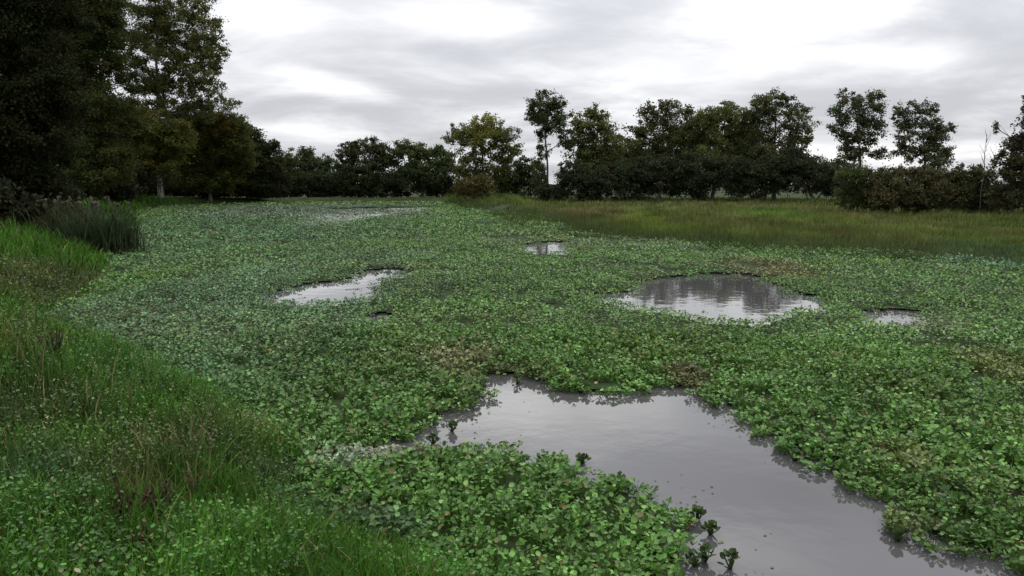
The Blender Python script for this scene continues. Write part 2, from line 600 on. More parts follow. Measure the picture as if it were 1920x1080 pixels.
parts.append(spread(LEAF_LO_V * np.array((1, .8, .2)), LEAF_LO_F, np.column_stack([P, np.full(m, .006)]),
                    frames(np.stack([np.cos(phi), np.sin(phi), np.zeros(m)], 1), np.array((0, 0, 1.0)) + rng.normal(0, .08, (m, 3))), rng.uniform(.012, .05, m), col))
V, F, C = join(parts)
tag(mesh_np('water_hyacinths', V, F, M_HYA, tint=C, smooth=True),
    'dense carpet of rounded green water hyacinth leaves covering the pond', 'water plants', kind='stuff')
print('hyacinth faces', len(F))

# dark root mat under the leaves
rad = np.geomspace(3.2, 185, 330)
ang = np.linspace(R(-50), R(52), 300)
rr, aa = np.meshgrid(rad, ang, indexing='ij')
P = np.stack([(rr * np.sin(aa)).ravel(), (rr * np.cos(aa)).ravel()], 1)
zz = .03 + .03 * fbm(P[:, 0] * 2, P[:, 1] * 2)
ii, jj = np.meshgrid(np.arange(329), np.arange(299), indexing='ij')
a = ii * 300 + jj
F = np.stack([a, a + 300, a + 301, a + 1], -1).reshape(-1, 4)
cen = P[F].mean(1)
wob = (fbm(cen[:, 0] * 1.1, cen[:, 1] * 1.1) - .5) * np.clip(np.hypot(cen[:, 0], cen[:, 1]) * .03, .35, 1.2)
F = F[(sdf(POND, cen) < .4) & (water_gap(cen) + wob > .30 + .004 * np.hypot(cen[:, 0], cen[:, 1]))]
used, inv = np.unique(F, return_inverse=True)
tag(mesh_np('root_mat', np.column_stack([P, zz])[used], inv.reshape(-1, 4), M_MAT),
    'dark tangle of roots and stalks beneath the hyacinth leaves', 'root mat', kind='stuff')

# plants that drifted loose
loose = [(1308, 968, .16, 'small dark hyacinth tuft afloat just off the tip of the near leaf bed'),
         (1332, 996, .15, 'dark hyacinth sprig afloat between the near leaf bed and the open channel'),
         (1302, 1056, .2, 'low dark hyacinth clump at the lower edge, touching the near leaf bed'),
         (1322, 1046, .2, 'upright dark hyacinth clump next to the low one at the lower edge'),
         (1370, 1060, .22, 'dark hyacinth clump farthest out in the channel at the lower edge'),
         (1491, 858, .17, 'lone hyacinth sprig afloat below the long right bank of leaves'),
         (1684, 1010, .16, 'small hyacinth sprig afloat under the pale leaf tip on the right'),
         (970, 714, .2, 'dark hyacinth clump poking into the head of the open channel'),
         (1092, 864, .16, 'hyacinth sprig standing out of the near bed top edge, by the channel'),
         (848, 803, .18, 'hyacinth clump on the pale scum at the channel left end'),
         (812, 826, .15, 'little hyacinth tuft amid pale litter west of the channel')]
for (px, py, sz, lab) in loose:
    x, y = ground_xy(px, py + 6, 0)
    o = empty('floating_hyacinth', (x, y, 0), lab, 'floating plant', 'loose hyacinths drifting on the open water')
    m = 22
    phi = rng.uniform(0, 2 * np.pi, m)
    k = rng.uniform(0.0, .8, m)
    el = rng.uniform(.2, 1.2, m)
    hd = np.stack([np.cos(phi), np.sin(phi), np.zeros(m)], 1)
    pos = np.column_stack([hd[:, :2] * (k * sz * .45)[:, None], .02 + sz * .5 * (1 - k)])
    fwd = hd * np.cos(el)[:, None] + np.array((0, 0, 1.0)) * np.sin(el)[:, None]
    nrm = np.array((0, 0, 1.0)) * np.cos(el)[:, None] - hd * np.sin(el)[:, None] + rng.normal(0, .2, (m, 3))
    col = np.array((.05, .085, .024)) * rng.uniform(.5, 1.3, (m, 1))
    V, F, C = spread(LEAF_V, LEAF_F, pos, frames(fwd, nrm), rng.uniform(.5, .9, m) * .075, col)
    mesh_np('leaf_rosette', V, F, M_HYA, o, C, True)
    root = np.zeros((m, 3)) + np.array((0, 0, -.01))
    dv = pos - root
    V, F, C = spread(BLADE_V * np.array((1, 1, 0)), BLADE_F, root, frames(dv, np.cross(dv, rng.normal(0, 1, (m, 3)))),
                     np.stack([np.linalg.norm(dv, axis=1), np.full(m, .02), np.full(m, 1.)], 1), col * .9)
    mesh_np('stalks', V, F, M_HYA, o, C)


# ------------------------------------------------------------------ grass and weeds on the banks
def blades(P, z, length, width, lean, col):
    n = len(P)
    phi = rng.uniform(0, 2 * np.pi, n)
    el = R(90) - np.abs(rng.normal(0, lean, n))
    hd = np.stack([np.cos(phi), np.sin(phi), np.zeros(n)], 1)
    fwd = hd * np.cos(el)[:, None] + np.array((0, 0, 1.0)) * np.sin(el)[:, None]
    # the template droops towards -normal, so the normal points back from the lean
    nrm = np.array((0, 0, 1.0)) * np.cos(el)[:, None] - hd * np.sin(el)[:, None] + rng.normal(0, .15, (n, 3))
    pos = np.column_stack([P, z - .02])
    return spread(BLADE_V, BLADE_F, pos, frames(fwd, nrm), np.stack([length, width, length * rng.uniform(.6, 2.0, n)], 1), col)


gpatch = [  # bank patches
    (160, 780, 150, 40, (.04, .085, .016), .6), (60, 740, 90, 50, (.08, .085, .02), .6), (400, 880, 130, 40, (.05, .07, .02), .6), (270, 900, 60, 40, (.06, .06, .022), .4), (520, 900, 90, 40, (.04, .065, .02), .6), (150, 990, 160, 40, (.06, .08, .022), .5), (640, 1040, 90, 20, (.05, .10, .02), .5),
    (40, 560, 110, 70, (.07, .075, .024), .7), (60, 640, 80, 70, (.08, .085, .025), .5), (100, 455, 140, 26, (.04, .09, .015), .8),
    (240, 950, 120, 60, (.06, .065, .022), .3), (60, 900, 120, 120, (.055, .065, .024), .6), (370, 905, 40, 20, (.2, .16, .09), .6),
    (500, 800, 130, 60, (.085, .10, .03), .6), (250, 1030, 100, 30, (.11, .075, .04), .5), (60, 1040, 90, 50, (.05, .10, .035), .6),
    (330, 700, 160, 60, (.05, .125, .02), .7), (200, 420, 60, 40, (.03, .035, .02), .7), (620, 960, 100, 40, (.022, .05, .014), .8),
    (450, 1040, 120, 30, (.055, .135, .025), .6)]
B_GREEN = np.array((.045, .114, .012))
parts, wparts = [], []
for (r0, r1, dens, hmean, wid) in [(2.4, 8, 1000, .30, .008), (8, 14, 520, .36, .011), (14, 28, 220, .42, .016), (28, 60, 50, .55, .03),
                                   (60, 130, 10, .7, .06)]:
    P = polar_points(r0, r1, R(-50), R(22) if r0 < 8 else R(-6), dens)
    z, d = land_height(P)
    k = (d > -.1) & (fbm(P[:, 0] * 1.2 + 3, P[:, 1] * 1.2) < .78)
    P, z, d = P[k], np.maximum(z[k], 0.0), d[k]
    n = len(P)
    col = patch_colour(B_GREEN, P, gpatch) * (.3 + 1.3 * fbm(P[:, 0] * 1.6, P[:, 1] * 1.6))[:, None]
    col *= rng.uniform(.5, 1.5, (n, 1)) * (1 + rng.normal(0, .10, (n, 3)))
    dry = rng.uniform(0, 1, n) < .04
    col[dry] = np.array((.20, .16, .08)) * rng.uniform(.5, 1.2, (dry.sum(), 1))
    ht = hmean * (.25 + 1.4 * fbm(P[:, 0] * 1.3 + 17, P[:, 1] * 1.3)) * rng.uniform(.5, 1.4, n) * (.5 + .5 * sstep(-.1, 1.2, d))
    parts.append(blades(P, z, ht, np.full(n, wid * 1.25) * rng.uniform(.5, 1.6, n), .52, np.clip(col, .004, .6)))
    # broad-leaved weeds among the blades
    if r1 <= 28:
        m0 = int(n * 1.1)
        sel = rng.integers(0, n, m0)
        sel = sel[fbm(P[sel, 0] * 1.1 + 70, P[sel, 1] * 1.1) > .42]
        m = len(sel)
        phi = rng.uniform(0, 2 * np.pi, m)
        el = rng.uniform(-.3, .9, m)
        hd = np.stack([np.cos(phi), np.sin(phi), np.zeros(m)], 1)
        pos = np.column_stack([P[sel] + rng.normal(0, .04, (m, 2)), z[sel] + ht[sel] * rng.uniform(.3, 1.0, m)])
        fwd = hd * np.cos(el)[:, None] + np.array((0, 0, 1.0)) * np.sin(el)[:, None]
        nrm = np.array((0, 0, 1.0)) + rng.normal(0, .35, (m, 3))
        sc = rng.uniform(.013, .036, m) * (1 if r1 <= 14 else 1.7)
        wc = np.clip(col[sel] * np.array((1.0, 1.1, 1.25)) * rng.uniform(.6, 1.6, (m, 1)) + .004, .004, .6)
        wparts.append(spread(LEAF_V * np.array((1, .8, 1)), LEAF_F, pos, frames(fwd, nrm), sc, wc))
V, F, C = join(parts)
tag(mesh_np('bank_grass', V, F, M_GRASS, tint=C), 'rough green and brown grass on the near left bank', 'grass', kind='stuff')
print('grass', len(F))
V, F, C = join(wparts)
tag(mesh_np('bank_weeds', V, F, M_HYA, tint=C, smooth=True), 'small broad-leaved weeds growing through the bank grass', 'weeds', kind='stuff')

# sedge and rushes on the right shore
rpatch = [(1400, 398, 500, 12, (.16, .17, .06), .6), (1110, 415, 90, 18, (.14, .105, .05), .6), (1540, 420, 60, 30, (.11, .25, .02), .7),
          (1250, 420, 130, 16, (.12, .18, .02), .7), (1700, 440, 160, 26, (.125, .12, .04), .6), (1480, 440, 140, 24, (.09, .11, .03), .6),
          (950, 390, 90, 8, (.10, .14, .03), .6), (1880, 480, 100, 16, (.035, .08, .03), .6), (1720, 478, 60, 10, (.06, .035, .02), .6)]
parts = []
for (r0, r1, dens, hh, wid) in [(20, 55, 70, .44, .022), (55, 90, 32, .5, .035), (90, 150, 9, .6, .07)]:
    P = polar_points(r0, r1, R(-6), R(46), dens)
    z, d = land_height(P)
    k = (d + 24 * (fbm(P[:, 0] * .13 + 4, P[:, 1] * .13) - .5) * sstep(-14, 6, P[:, 0]) > -.3) & (d > -9) & (P[:, 0] > -12)
    P, z, d = P[k], np.maximum(z[k], 0), d[k]
    n = len(P)
    col = patch_colour(np.array((.075, .098, .022)), P, rpatch) * (.05 + 1.8 * fbm(P[:, 0] * .55, P[:, 1] * .35))[:, None]
    cl_ = (sstep(.45, .65, fbm(P[:, 0] * .3 + 60, P[:, 1] * .16 + 9)) * .6)[:, None]
    col = col * (1 - cl_) + np.array((.055, .085, .016)) * cl_
    cl_ = (sstep(.52, .66, fbm(P[:, 0] * .22 + 160, P[:, 1] * .12 + 99)) * .6)[:, None]
    col = col * (1 - cl_) + np.array((.095, .085, .03)) * cl_
    col *= rng.uniform(.6, 1.4, (n, 1))
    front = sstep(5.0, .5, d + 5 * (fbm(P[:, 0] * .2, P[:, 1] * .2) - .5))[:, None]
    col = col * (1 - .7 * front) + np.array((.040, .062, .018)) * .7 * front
    ht = hh * (.2 + 1.5 * fbm(P[:, 0] * .5 + 5, P[:, 1] * .3)) * rng.uniform(.6, 1.3, n)
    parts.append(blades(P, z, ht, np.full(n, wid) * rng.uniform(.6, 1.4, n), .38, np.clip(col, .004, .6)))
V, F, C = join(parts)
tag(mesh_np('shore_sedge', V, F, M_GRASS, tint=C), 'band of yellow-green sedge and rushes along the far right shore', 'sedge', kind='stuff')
print('sedge', len(F))


# ------------------------------------------------------------------ trees and shrubs
def tube(pts, radii, nseg=7):
    pts = np.asarray(pts, float)
    n = len(pts)
    V = []
    for i in range(n):
        t = pts[min(i + 1, n - 1)] - pts[max(i - 1, 0)]
        t /= np.linalg.norm(t) + 1e-9
        a_ = np.cross(t, (0.31, 0.95, 0.02))
        a_ /= np.linalg.norm(a_) + 1e-9
        b_ = np.cross(t, a_)
        for k in range(nseg):
            th = 2 * math.pi * k / nseg
            V.append(pts[i] + radii[i] * (math.cos(th) * a_ + math.sin(th) * b_))
    F = [(i * nseg + k, i * nseg + (k + 1) % nseg, (i + 1) * nseg + (k + 1) % nseg, (i + 1) * nseg + k)
         for i in range(n - 1) for k in range(nseg)]
    return np.array(V), np.array(F), np.zeros((len(V), 3))


def wavy(p0, p1, n, amp, sag=0.0):
    t = np.linspace(0, 1, n)[:, None]
    p = p0 + (p1 - p0) * t
    off = rng.normal(0, amp, (n, 3)) * np.sin(np.pi * t)
    p = p + off
    p[:, 2] += sag * np.sin(np.pi * t[:, 0])
    return p


def plant_tree(name, label, cat, group, Y, base_px, lobes, leaf, size, lai=3.0, trunk=.3, bark=None, depth=.85, clump=.17, fill=.45, shrub=False,
               accents=None):
    """lobes: (px, py, rx, ry) of the crown's main masses; Y: distance from the camera plane"""
    k = Y / FPX
    bx = at(base_px, 380, Y)[0]
    bz = float(land_height(np.array([(bx, Y)]))[0][0])
    base = np.array((bx, Y, bz))
    root = empty(name, tuple(base), label, cat, group)
    leaf = np.array(leaf)
    tubes, sprays = [], []
    L = []
    for (px, py, rx, ry) in lobes:
        c = at(px, py, Y)
        rX, rZ = rx * k, ry * k
        rY = (rX * .6 + rZ * .4) * depth
        c = c + np.array((0, rng.uniform(-.5, .5) * rY, 0)) - base
        L.append((c, np.array((rX, rY, rZ))))
    top = max(L, key=lambda q: q[0][2])
    if not shrub:
        tp = top[0] * np.array((.75, .75, 1))
        spine = wavy(np.zeros(3) + np.array((0, 0, -.4)), tp, 9, trunk * .5)
        spine[1, :2] *= .3
        tubes.append(tube(spine, np.linspace(trunk, trunk * .18, 9) * np.array([1.5] + [1] * 8), 8))
    for (c, r) in L:
        if shrub:
            start = np.array((rng.normal(0, .25), rng.normal(0, .25), -.1))
            rad0 = trunk
        else:
            h = max(spine[1, 2], min(c[2] - r[2] * .7 - np.hypot(c[0], c[1]) * .35, spine[-2, 2]))
            i = int(np.clip(np.searchsorted(spine[:, 2], h), 1, 7))
            start = spine[i]
            rad0 = trunk * (1 - .1 * i) * .55
        limb = wavy(start, c, 6, .04 * np.linalg.norm(c - start))
        tubes.append(tube(limb, np.linspace(rad0, rad0 * .35, 6), 6))
        for _ in range(7):
            d = rng.normal(0, 1, 3)
            d /= np.linalg.norm(d)
            d[2] = abs(d[2]) * .8 - .1
            tubes.append(tube(wavy(limb[rng.integers(3, 6)], c + d * r * .92, 4, .05 * r.mean()), np.linspace(rad0 * .35, rad0 * .06, 4), 4))
        # leaf clumps
        area = math.pi * r[0] * r[2]
        size_, lai_ = size * .66, lai * 1.6
        n_leaf = int(area * lai_ / (size_ * size_ * .36))
        n_cl = max(8, int(area * lai / (math.pi * (clump * r.mean()) ** 2) * .55))
        d = rng.normal(0, 1, (n_cl, 3))
        d /= np.linalg.norm(d, axis=1, keepdims=True)
        u = rng.uniform(0, 1, n_cl) ** (.36 if shrub else fill)
        cc = c + d * (u * rng.uniform(.75, 1.08, n_cl))[:, None] * r
        cs = clump * r.mean() * rng.uniform(.55, 1.35, n_cl)
        ctone = rng.uniform(.68, 1.35, n_cl)
        chue = rng.normal(0, 1, n_cl)
        idx = rng.integers(0, n_cl, n_leaf)
        g = rng.normal(0, 1, (n_leaf, 3)) * np.array((1, 1, .7))
        pos = cc[idx] + g * (cs[idx] * .62)[:, None]
        keep = pos[:, 2] > .15
        idx, pos = idx[keep], pos[keep]
        m = len(pos)
        out = pos - cc[idx]
        fwd = out * .6 / cs[idx][:, None] + rng.normal(0, .8, (m, 3)) + np.array((0, 0, -.15))
        nrm = rng.normal(0, .7, (m, 3)) + np.array((0, 0, .75)) + out / cs[idx][:, None] * .3
        col = np.repeat(leaf[None], m, 0) * (ctone[idx] * rng.uniform(.82, 1.18, m))[:, None]
        col[:, 0] *= 1 + .10 * chue[idx]
        if accents:
            for (apx, apy, ar, acol, aw) in accents:
                ac = at(apx, apy, Y) - base
                q = np.hypot(pos[:, 0] - ac[0], pos[:, 2] - ac[2]) / (ar * k)
                wgt = (aw * sstep(1.2, .4, q + rng.normal(0, .15, m)))[:, None]
                col = col * (1 - wgt) + np.array(acol) * rng.uniform(.7, 1.3, (m, 1)) * wgt
        sprays.append(spread(SPRAY_V, SPRAY_F, pos, frames(fwd, nrm), size_ * rng.uniform(.6, 1.4, m), np.clip(col, .003, .5)))
    V, F, C = join(tubes)
    mesh_np('stems' if shrub else 'trunk', V, F, bark or M_BARK, root, smooth=True)
    V, F, C = join(sprays)
    mesh_np('crown', V, F, M_CROWN, root, C)
    return len(F)


DK = (.060, .078, .027)      # dark broadleaf
OL = (.098, .114, .036)      # olive
MG = (.068, .092, .028)      # mid green
BR = (.075, .060, .026)      # brownish
YG = (.115, .115, .030)      # yellowing
nleaf = 0
GL = 'trees along the left bank'
GF = 'trees on the far shore'
GR = 'trees behind the right shore'
GS = 'shrubs along the right shore'
T = plant_tree
# left bank
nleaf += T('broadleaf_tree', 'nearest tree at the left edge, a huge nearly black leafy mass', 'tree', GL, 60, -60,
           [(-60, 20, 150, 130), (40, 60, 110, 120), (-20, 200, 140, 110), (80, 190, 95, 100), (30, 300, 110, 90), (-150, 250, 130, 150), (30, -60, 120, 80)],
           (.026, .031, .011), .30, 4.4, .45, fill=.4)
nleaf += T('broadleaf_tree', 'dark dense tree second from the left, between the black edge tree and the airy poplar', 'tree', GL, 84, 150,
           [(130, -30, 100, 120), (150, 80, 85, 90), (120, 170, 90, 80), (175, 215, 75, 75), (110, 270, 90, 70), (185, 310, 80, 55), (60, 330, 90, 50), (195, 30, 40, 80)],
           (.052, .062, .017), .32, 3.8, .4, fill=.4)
nleaf += T('poplar_tree', 'tall airy poplar on the left bank with sky showing through its leaves', 'tree', GL, 118, 302,
           [(300, -60, 95, 80), (260, 20, 70, 70), (340, 20, 65, 70), (390, 60, 36, 60), (240, 110, 50, 65), (310, 100, 70, 60), (385, 125, 46, 46), (300, 60, 90, 60),
            (265, 180, 65, 45), (335, 175, 70, 45), (400, 178, 38, 34), (438, 196, 22, 11), (360, 120, 60, 60), (290, 150, 70, 40), (405, 90, 26, 24), (360, 210, 60, 24)],
           (.100, .112, .034), .36, 1.35, .34, M_BARK_PALE, clump=.115, fill=.36)
nleaf += T('broadleaf_tree', 'low olive tree in front of the poplar trunk on the left bank', 'tree', GL, 108, 252,
           [(245, 235, 60, 50), (290, 245, 60, 45), (235, 300, 65, 50), (285, 300, 55, 45), (200, 270, 55, 60), (330, 260, 40, 40)],
           (.076, .084, .020), .34, 3.4, .28)
nleaf += T('broadleaf_tree', 'rust-tinged bushy tree just right of the poplar trunk', 'tree', GL, 124, 395,
           [(375, 235, 65, 40), (425, 240, 42, 38), (350, 285, 60, 45), (420, 295, 60, 50), (380, 335, 65, 36), (445, 270, 40, 40)],
           (.066, .074, .019), .38, 3.8, .28, accents=[(425, 242, 34, (.14, .095, .018), .5)])
nleaf += T('broadleaf_tree', 'dark tree sloping down at the right end of the left bank row', 'tree', GL, 132, 465,
           [(452, 260, 42, 46), (482, 285, 40, 42), (505, 312, 34, 42), (450, 325, 55, 45), (512, 272, 12, 12), (490, 345, 45, 32)],
           (.040, .048, .016), .42, 4.0, .28)
nleaf += T('broadleaf_tree', 'unseen black tree added beyond the left frame edge to block sky light', 'tree', GL, 40, -420,  # out of view, added to keep sky light off the left trees
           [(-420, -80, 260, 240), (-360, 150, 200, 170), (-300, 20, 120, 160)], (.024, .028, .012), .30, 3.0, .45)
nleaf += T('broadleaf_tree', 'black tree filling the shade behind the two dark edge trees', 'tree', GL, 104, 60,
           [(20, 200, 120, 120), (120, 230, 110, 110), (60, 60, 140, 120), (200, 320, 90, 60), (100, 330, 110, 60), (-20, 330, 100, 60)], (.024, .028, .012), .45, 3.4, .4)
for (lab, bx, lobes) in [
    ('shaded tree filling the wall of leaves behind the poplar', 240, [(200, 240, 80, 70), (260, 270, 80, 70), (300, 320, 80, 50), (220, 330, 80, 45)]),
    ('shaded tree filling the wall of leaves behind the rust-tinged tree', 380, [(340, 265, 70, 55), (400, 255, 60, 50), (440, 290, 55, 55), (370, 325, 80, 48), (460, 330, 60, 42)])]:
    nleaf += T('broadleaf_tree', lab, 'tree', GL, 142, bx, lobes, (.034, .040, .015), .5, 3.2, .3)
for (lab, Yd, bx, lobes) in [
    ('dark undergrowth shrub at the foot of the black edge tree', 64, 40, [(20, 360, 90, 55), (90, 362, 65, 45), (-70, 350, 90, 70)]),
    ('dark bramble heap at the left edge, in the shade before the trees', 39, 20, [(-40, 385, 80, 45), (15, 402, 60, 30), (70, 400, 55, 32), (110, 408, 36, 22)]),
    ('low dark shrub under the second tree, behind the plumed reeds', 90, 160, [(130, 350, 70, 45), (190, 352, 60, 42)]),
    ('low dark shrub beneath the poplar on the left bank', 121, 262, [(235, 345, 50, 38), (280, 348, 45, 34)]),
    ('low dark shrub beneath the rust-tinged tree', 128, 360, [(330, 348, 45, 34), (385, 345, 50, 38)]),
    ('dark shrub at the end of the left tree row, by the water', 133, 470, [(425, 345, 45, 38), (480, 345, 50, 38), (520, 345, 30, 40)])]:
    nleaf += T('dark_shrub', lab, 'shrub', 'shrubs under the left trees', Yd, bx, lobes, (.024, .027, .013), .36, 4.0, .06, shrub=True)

# far shore, centre left
for (lab, bx, Yd, lobes, c) in [
    ('first far tree right of the left bank trees, low and dark', 545, 150, [(540, 305, 26, 28), (555, 330, 32, 30)], DK),
    ('far tree with a small rounded knob of a crown against the sky', 578, 152, [(576, 290, 22, 16), (585, 312, 32, 22), (570, 335, 34, 26)], DK),
    ('low far tree in the dip of the treeline between two higher crowns', 620, 152, [(612, 305, 22, 16), (625, 328, 34, 28)], DK),
    ('broad domed far tree, widest crown of the centre left treeline', 672, 150, [(688, 276, 36, 22), (655, 290, 28, 24), (720, 290, 26, 24), (690, 318, 50, 34)], (.052, .058, .024)),
    ('mid-height far tree between the broad dome and the yellowing tree', 765, 151, [(752, 280, 26, 20), (785, 286, 28, 20), (765, 314, 44, 32)], MG),
    ('far tree with a flat crown immediately left of the yellowing tree', 820, 150, [(815, 288, 26, 20), (838, 305, 26, 24), (815, 322, 36, 28)], DK)]:
    nleaf += T('broadleaf_tree', lab, 'tree', GF, Yd, bx, lobes, c, .5, 3.2, .25)
for (lab, bx, lobes) in [
    ('dark shrub at the waterline under the low first far tree', 560, [(535, 345, 40, 32), (580, 347, 40, 30)]),
    ('dark shrub at the waterline in the dip of the treeline', 620, [(610, 347, 36, 30), (640, 346, 36, 30)]),
    ('dark shrub at the waterline under the broad domed tree', 680, [(665, 345, 40, 32), (710, 346, 40, 32)]),
    ('dark shrub at the waterline left of the brown bush', 790, [(750, 345, 42, 32), (800, 345, 40, 32), (840, 348, 34, 30)])]:
    nleaf += T('dark_shrub', lab, 'shrub', 'shrubs on the far shore', 147, bx, lobes, (.030, .040, .016), .5, 4.0, .08, shrub=True)

# far shore, centre and right
nleaf += T('yellowing_tree', 'round tree with a yellow-green crown top in the middle of the far shore', 'tree', GF, 128, 905,
           [(905, 238, 42, 28), (940, 258, 34, 28), (870, 250, 34, 24), (850, 258, 20, 12), (900, 272, 44, 30), (955, 285, 28, 24), (880, 310, 34, 32), (930, 318, 38, 30), (972, 245, 5, 6), (900, 340, 40, 30)],
           (.095, .105, .030), .42, 2.3, .3, accents=[(905, 226, 44, (.18, .18, .035), .8)], clump=.2)
nleaf += T('brown_bush', 'small rusty brown bush at the water edge below the yellowing tree', 'shrub', 'shrubs on the far shore', 118, 885,
           [(870, 350, 24, 20), (902, 350, 26, 22)], (.09, .076, .026), .36, 3.0, .06, shrub=True)
nleaf += T('broadleaf_tree', 'low green tree filling the gap right of the yellowing tree', 'tree', GF, 134, 975,
           [(965, 318, 26, 22), (990, 322, 24, 30), (970, 345, 36, 28), (1005, 345, 22, 26), (940, 345, 26, 26)], (.055, .08, .024), .42, 3.0, .2)
nleaf += T('slender_tree', 'tall thin tree with bare lower trunk and small ragged crown beside the right woods', 'tree', GR, 122, 1026,
           [(1025, 182, 26, 18), (1045, 192, 22, 20), (1005, 200, 20, 16), (1022, 210, 30, 22), (1020, 228, 26, 18), (1052, 222, 20, 16), (1018, 250, 18, 12), (1017, 280, 12, 22), (1015, 315, 15, 26), (1012, 345, 18, 26), (1045, 240, 28, 20), (1062, 262, 18, 18), (1000, 218, 22, 16)],
           (.052, .066, .026), .34, 2.0, .22, clump=.22)
nleaf += T('broadleaf_tree', 'pointed tree at the left end of the right woods, next to the slender tree', 'tree', GR, 124, 1110,
           [(1115, 212, 24, 22), (1085, 235, 28, 26), (1120, 245, 38, 30), (1090, 275, 38, 32), (1138, 275, 32, 34), (1105, 310, 52, 36), (1150, 300, 30, 30)],
           OL, .42, 2.5, .28)
nleaf += T('ragged_tree', 'ragged open-topped tree with twiggy crown, second in the right woods', 'tree', GR, 126, 1235,
           [(1215, 210, 24, 18), (1250, 202, 28, 18), (1235, 225, 40, 20), (1285, 215, 22, 20), (1200, 250, 34, 26), (1250, 255, 50, 34), (1210, 290, 55, 36), (1285, 250, 36, 32)],
           (.080, .086, .028), .40, 2.0, .28, clump=.2)
nleaf += T('broadleaf_tree', 'olive-crowned tree in the middle of the right woods', 'tree', GR, 124, 1335,
           [(1325, 222, 34, 26), (1368, 212, 30, 24), (1310, 250, 42, 32), (1358, 252, 44, 34), (1330, 295, 55, 36), (1390, 235, 30, 34)],
           OL, .42, 2.7, .28)
nleaf += T('broadleaf_tree', 'highest broad tree at the right end of the right woods', 'tree', GR, 122, 1450,
           [(1455, 190, 36, 24), (1425, 205, 36, 28), (1490, 208, 28, 18), (1512, 206, 12, 6), (1440, 240, 50, 32), (1490, 245, 36, 30), (1415, 275, 46, 34), (1485, 280, 38, 32), (1515, 258, 14, 12), (1450, 310, 60, 34)],
           (.078, .088, .032), .40, 2.1, .32, clump=.2)
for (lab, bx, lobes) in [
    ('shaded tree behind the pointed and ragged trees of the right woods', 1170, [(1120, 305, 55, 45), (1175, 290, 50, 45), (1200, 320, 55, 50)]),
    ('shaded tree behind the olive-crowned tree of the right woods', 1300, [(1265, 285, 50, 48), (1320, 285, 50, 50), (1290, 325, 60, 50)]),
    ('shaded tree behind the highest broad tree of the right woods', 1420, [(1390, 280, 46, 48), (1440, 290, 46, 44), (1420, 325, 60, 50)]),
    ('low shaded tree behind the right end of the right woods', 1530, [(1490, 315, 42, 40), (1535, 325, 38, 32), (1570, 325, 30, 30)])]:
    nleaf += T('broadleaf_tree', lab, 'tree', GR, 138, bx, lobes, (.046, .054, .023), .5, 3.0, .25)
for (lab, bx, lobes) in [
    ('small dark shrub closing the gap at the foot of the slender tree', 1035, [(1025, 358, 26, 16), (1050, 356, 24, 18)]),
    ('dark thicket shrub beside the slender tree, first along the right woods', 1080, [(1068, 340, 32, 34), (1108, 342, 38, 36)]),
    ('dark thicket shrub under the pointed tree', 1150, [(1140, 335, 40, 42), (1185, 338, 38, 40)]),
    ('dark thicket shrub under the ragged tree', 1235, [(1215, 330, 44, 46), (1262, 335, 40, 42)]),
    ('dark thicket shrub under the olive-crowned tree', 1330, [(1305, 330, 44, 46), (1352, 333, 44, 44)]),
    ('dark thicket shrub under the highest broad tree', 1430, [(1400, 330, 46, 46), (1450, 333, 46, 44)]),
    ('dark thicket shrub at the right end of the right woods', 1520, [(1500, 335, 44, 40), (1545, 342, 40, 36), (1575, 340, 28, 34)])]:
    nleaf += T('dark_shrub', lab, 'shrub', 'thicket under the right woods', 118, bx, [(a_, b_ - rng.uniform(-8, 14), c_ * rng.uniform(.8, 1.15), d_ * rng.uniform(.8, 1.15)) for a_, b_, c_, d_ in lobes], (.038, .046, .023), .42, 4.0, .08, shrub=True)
nleaf += T('airy_tree', 'airy round tree standing alone, first right of the right woods', 'tree', GR, 104, 1622,
           [(1595, 182, 28, 16), (1630, 190, 32, 22), (1575, 210, 28, 20), (1612, 215, 42, 26), (1648, 206, 16, 15), (1625, 250, 28, 20), (1590, 256, 20, 14), (1590, 285, 26, 18), (1635, 235, 28, 24), (1610, 270, 36, 22), (1645, 285, 22, 22), (1570, 240, 24, 20), (1605, 305, 34, 20)],
           (.068, .076, .034), .34, 1.7, .2, clump=.22)
nleaf += T('airy_tree', 'airy tree with upright tufts, between the round airy tree and the bare saplings', 'tree', GR, 100, 1735,
           [(1690, 208, 15, 18), (1725, 205, 24, 22), (1755, 205, 9, 16), (1730, 235, 36, 22), (1775, 242, 18, 16), (1695, 258, 24, 20), (1740, 268, 38, 22), (1772, 288, 24, 26), (1700, 230, 24, 24), (1715, 290, 36, 20), (1755, 250, 28, 26), (1690, 285, 22, 20), (1750, 305, 40, 20)],
           (.068, .078, .034), .32, 1.7, .2, clump=.22)
# shrubs in front of them
for (lab, bx, Yd, lobes, c) in [
    ('green rounded shrub at the left end of the right shore shrubs', 1600, 76, [(1590, 332, 30, 24), (1630, 340, 40, 28), (1595, 368, 40, 28), (1645, 374, 40, 28)], (.066, .082, .028)),
    ('rusty brown topped shrub, second along the right shore', 1680, 74, [(1665, 332, 36, 22), (1705, 332, 36, 22), (1670, 365, 48, 32), (1715, 372, 40, 30)], (.082, .075, .032)),
    ('reddish shrub in the middle of the right shore shrubs', 1745, 73, [(1740, 332, 34, 22), (1775, 338, 34, 26), (1745, 368, 48, 32), (1785, 372, 40, 30)], (.074, .070, .030)),
    ('olive shrub left of the dark edge tree on the right shore', 1815, 72, [(1805, 330, 28, 24), (1832, 335, 30, 28), (1815, 368, 46, 32), (1855, 372, 40, 30)], (.066, .074, .028))]:
    nleaf += T('shore_shrub', lab, 'shrub', GS, Yd, bx, lobes, c, .24, 3.6, .06, shrub=True)
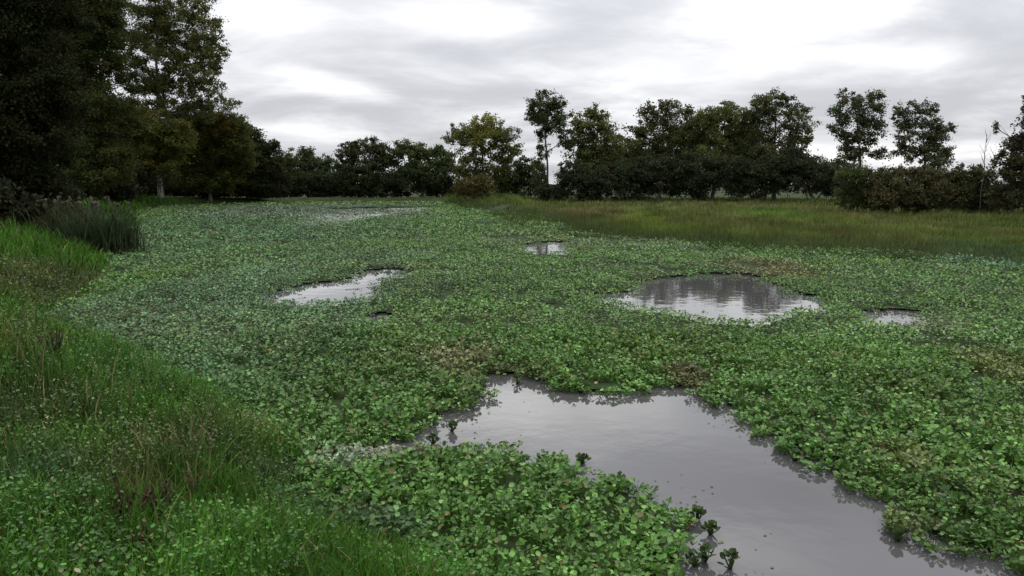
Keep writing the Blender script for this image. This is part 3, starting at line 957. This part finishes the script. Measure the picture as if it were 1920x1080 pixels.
nleaf += T('dark_tree', 'dark tree cut off by the right edge of the frame', 'tree', GR, 68, 1925,
           [(1930, 235, 30, 26), (1905, 262, 16, 18), (1950, 290, 60, 40), (1890, 310, 36, 32), (1935, 350, 60, 46), (1885, 365, 36, 32), (1925, 195, 9, 20), (1866, 240, 4, 16)],
           (.055, .055, .026), .25, 2.8, .22, accents=[(1925, 240, 40, (.05, .034, .038), .7)])
print('tree leaves', nleaf)

# bare saplings left of the dark edge tree
for (px, top, lab) in [(1838, 250, 'taller bare sapling with thin twigs before the pale sky on the right'),
                       (1856, 285, 'shorter bare sapling touching the dark edge tree')]:
    Y = 70
    b0 = at(px, 380, Y)
    bz = float(land_height(np.array([(b0[0], Y)]))[0][0])
    h = at(px, top, Y)[2] - bz
    o = empty('bare_sapling', (b0[0], Y, bz), lab, 'sapling', 'bare saplings on the right shore')
    tb = [tube(wavy(np.array((0, 0, -.1)), np.array((.15, 0, h)), 7, .05), np.linspace(.05, .012, 7), 6)]
    mesh_np('trunk', *join(tb)[:2], M_BARK, o, smooth=True)
    tb = []
    for i in range(14):
        zb = h * rng.uniform(.45, .92)
        th = rng.uniform(0, 6.28)
        l = rng.uniform(.4, 1.1)
        p0 = np.array((.15 * zb / h, 0, zb))
        tb.append(tube(wavy(p0, p0 + np.array((math.cos(th) * l * .5, math.sin(th) * l * .5, l)), 4, .04), np.linspace(.02, .006, 4), 4))
    mesh_np('twigs', *join(tb)[:2], M_BARK, o, smooth=True)

# plumed reed clump and dead weeds on the left bank


def reed_clump(px, py, Y, h, spread_r, nb, npl, colb, colp, lab):
    x = at(px, py, Y)[0]
    bz = float(land_height(np.array([(x, Y)]))[0][0])
    o = empty('reed_clump', (x, Y, bz), lab, 'reeds', 'tall reed clumps on the left bank')
    q = rng.normal(0, spread_r * .4, (nb, 2))
    col = np.array(colb) * rng.uniform(.5, 1.4, (nb, 1))
    V, F, C = blades(q, np.zeros(nb), h * rng.uniform(.45, .95, nb), np.full(nb, .045), .5, col)
    mesh_np('blades', V, F, M_GRASS, o, C)
    tb = []
    for i in range(npl):
        p0 = np.append(rng.normal(0, spread_r * .4, 2), 0)
        p1 = p0 + np.array((rng.normal(0, .25), rng.normal(0, .25), h * rng.uniform(.85, 1.08)))
        tb.append(tube(wavy(p0, p1, 4, .03), np.linspace(.012, .006, 4), 4))
        tip = p1 + np.array((rng.normal(0, .16), rng.normal(0, .16), -.06))
        pl = np.concatenate([wavy(p1 - np.array((0, 0, .5)), p1, 7, .02), wavy(p1, tip, 4, .02)[1:]])
        V, F, C = tube(pl, .055 * np.sin(np.linspace(.25, 3.0, 10)) * rng.uniform(.4, 1.4, 10), 6)
        V = V + rng.normal(0, .014, V.shape)
        mesh_np('plume', V, F, M_GRASS, o, np.array(colp) * rng.uniform(.6, 1.3, (len(V), 1)))
    mesh_np('stalks', *join(tb)[:2], M_BARK, o, smooth=True)


reed_clump(185, 460, 36, 2.3, 1.7, 1700, 9, (.036, .052, .024), (.09, .085, .065), 'dark reed clump with pale plumes where the left bank narrows')
reed_clump(130, 450, 38, 2.0, 1.2, 700, 12, (.04, .045, .018), (.10, .09, .06), 'lower brownish reed clump on the land side of the plumed one')

for (px, py, h, c, lab) in [
    (245, 985, .3, (.10, .05, .035), 'reddish dead weed stalk in the grass near the bottom left'),
    (300, 975, .28, (.06, .035, .03), 'dark brown dead weed between the red stalk and the tan tuft'),
    (365, 935, .3, (.24, .19, .11), 'tan dry seed tuft standing in the bank grass'),
    (260, 1050, .24, (.14, .07, .04), 'short rust-coloured weed at the lowest edge of the bank'),
    (105, 690, .5, (.07, .055, .04), 'tall grey-brown dead weed at the left side of the bank, by the hyacinths')]:
    z0 = 1.0
    for _ in range(12):
        x, y = ground_xy(px, py, z0)
        z0 = float(land_height(np.array([(x, y)]))[0][0])
    o = empty('dead_weed', (x, y, z0), lab, 'weed', 'dead weed stalks in the bank grass')
    tb = []
    for i in range(16):
        p1 = np.array((rng.normal(0, .09), rng.normal(0, .09), h * rng.uniform(.7, 1.1)))
        st = wavy(np.array((0, 0, -.03)), p1, 6, .02)
        tb.append(tube(st, np.linspace(.0035, .0015, 6), 4))
        V, F, C = tube(wavy(st[2], st[5], 12, .004), .0055 * np.sin(np.linspace(.4, 2.9, 12)) * rng.uniform(.35, 1.5, 12), 6)
        V = V + rng.normal(0, .004, V.shape)
        mesh_np('seed_head', V, F, M_GRASS, o, np.array(c) * rng.uniform(.5, 1.4, (len(V), 1)))
    mesh_np('stalks', *join(tb)[:2], M_BARK, o, smooth=True)
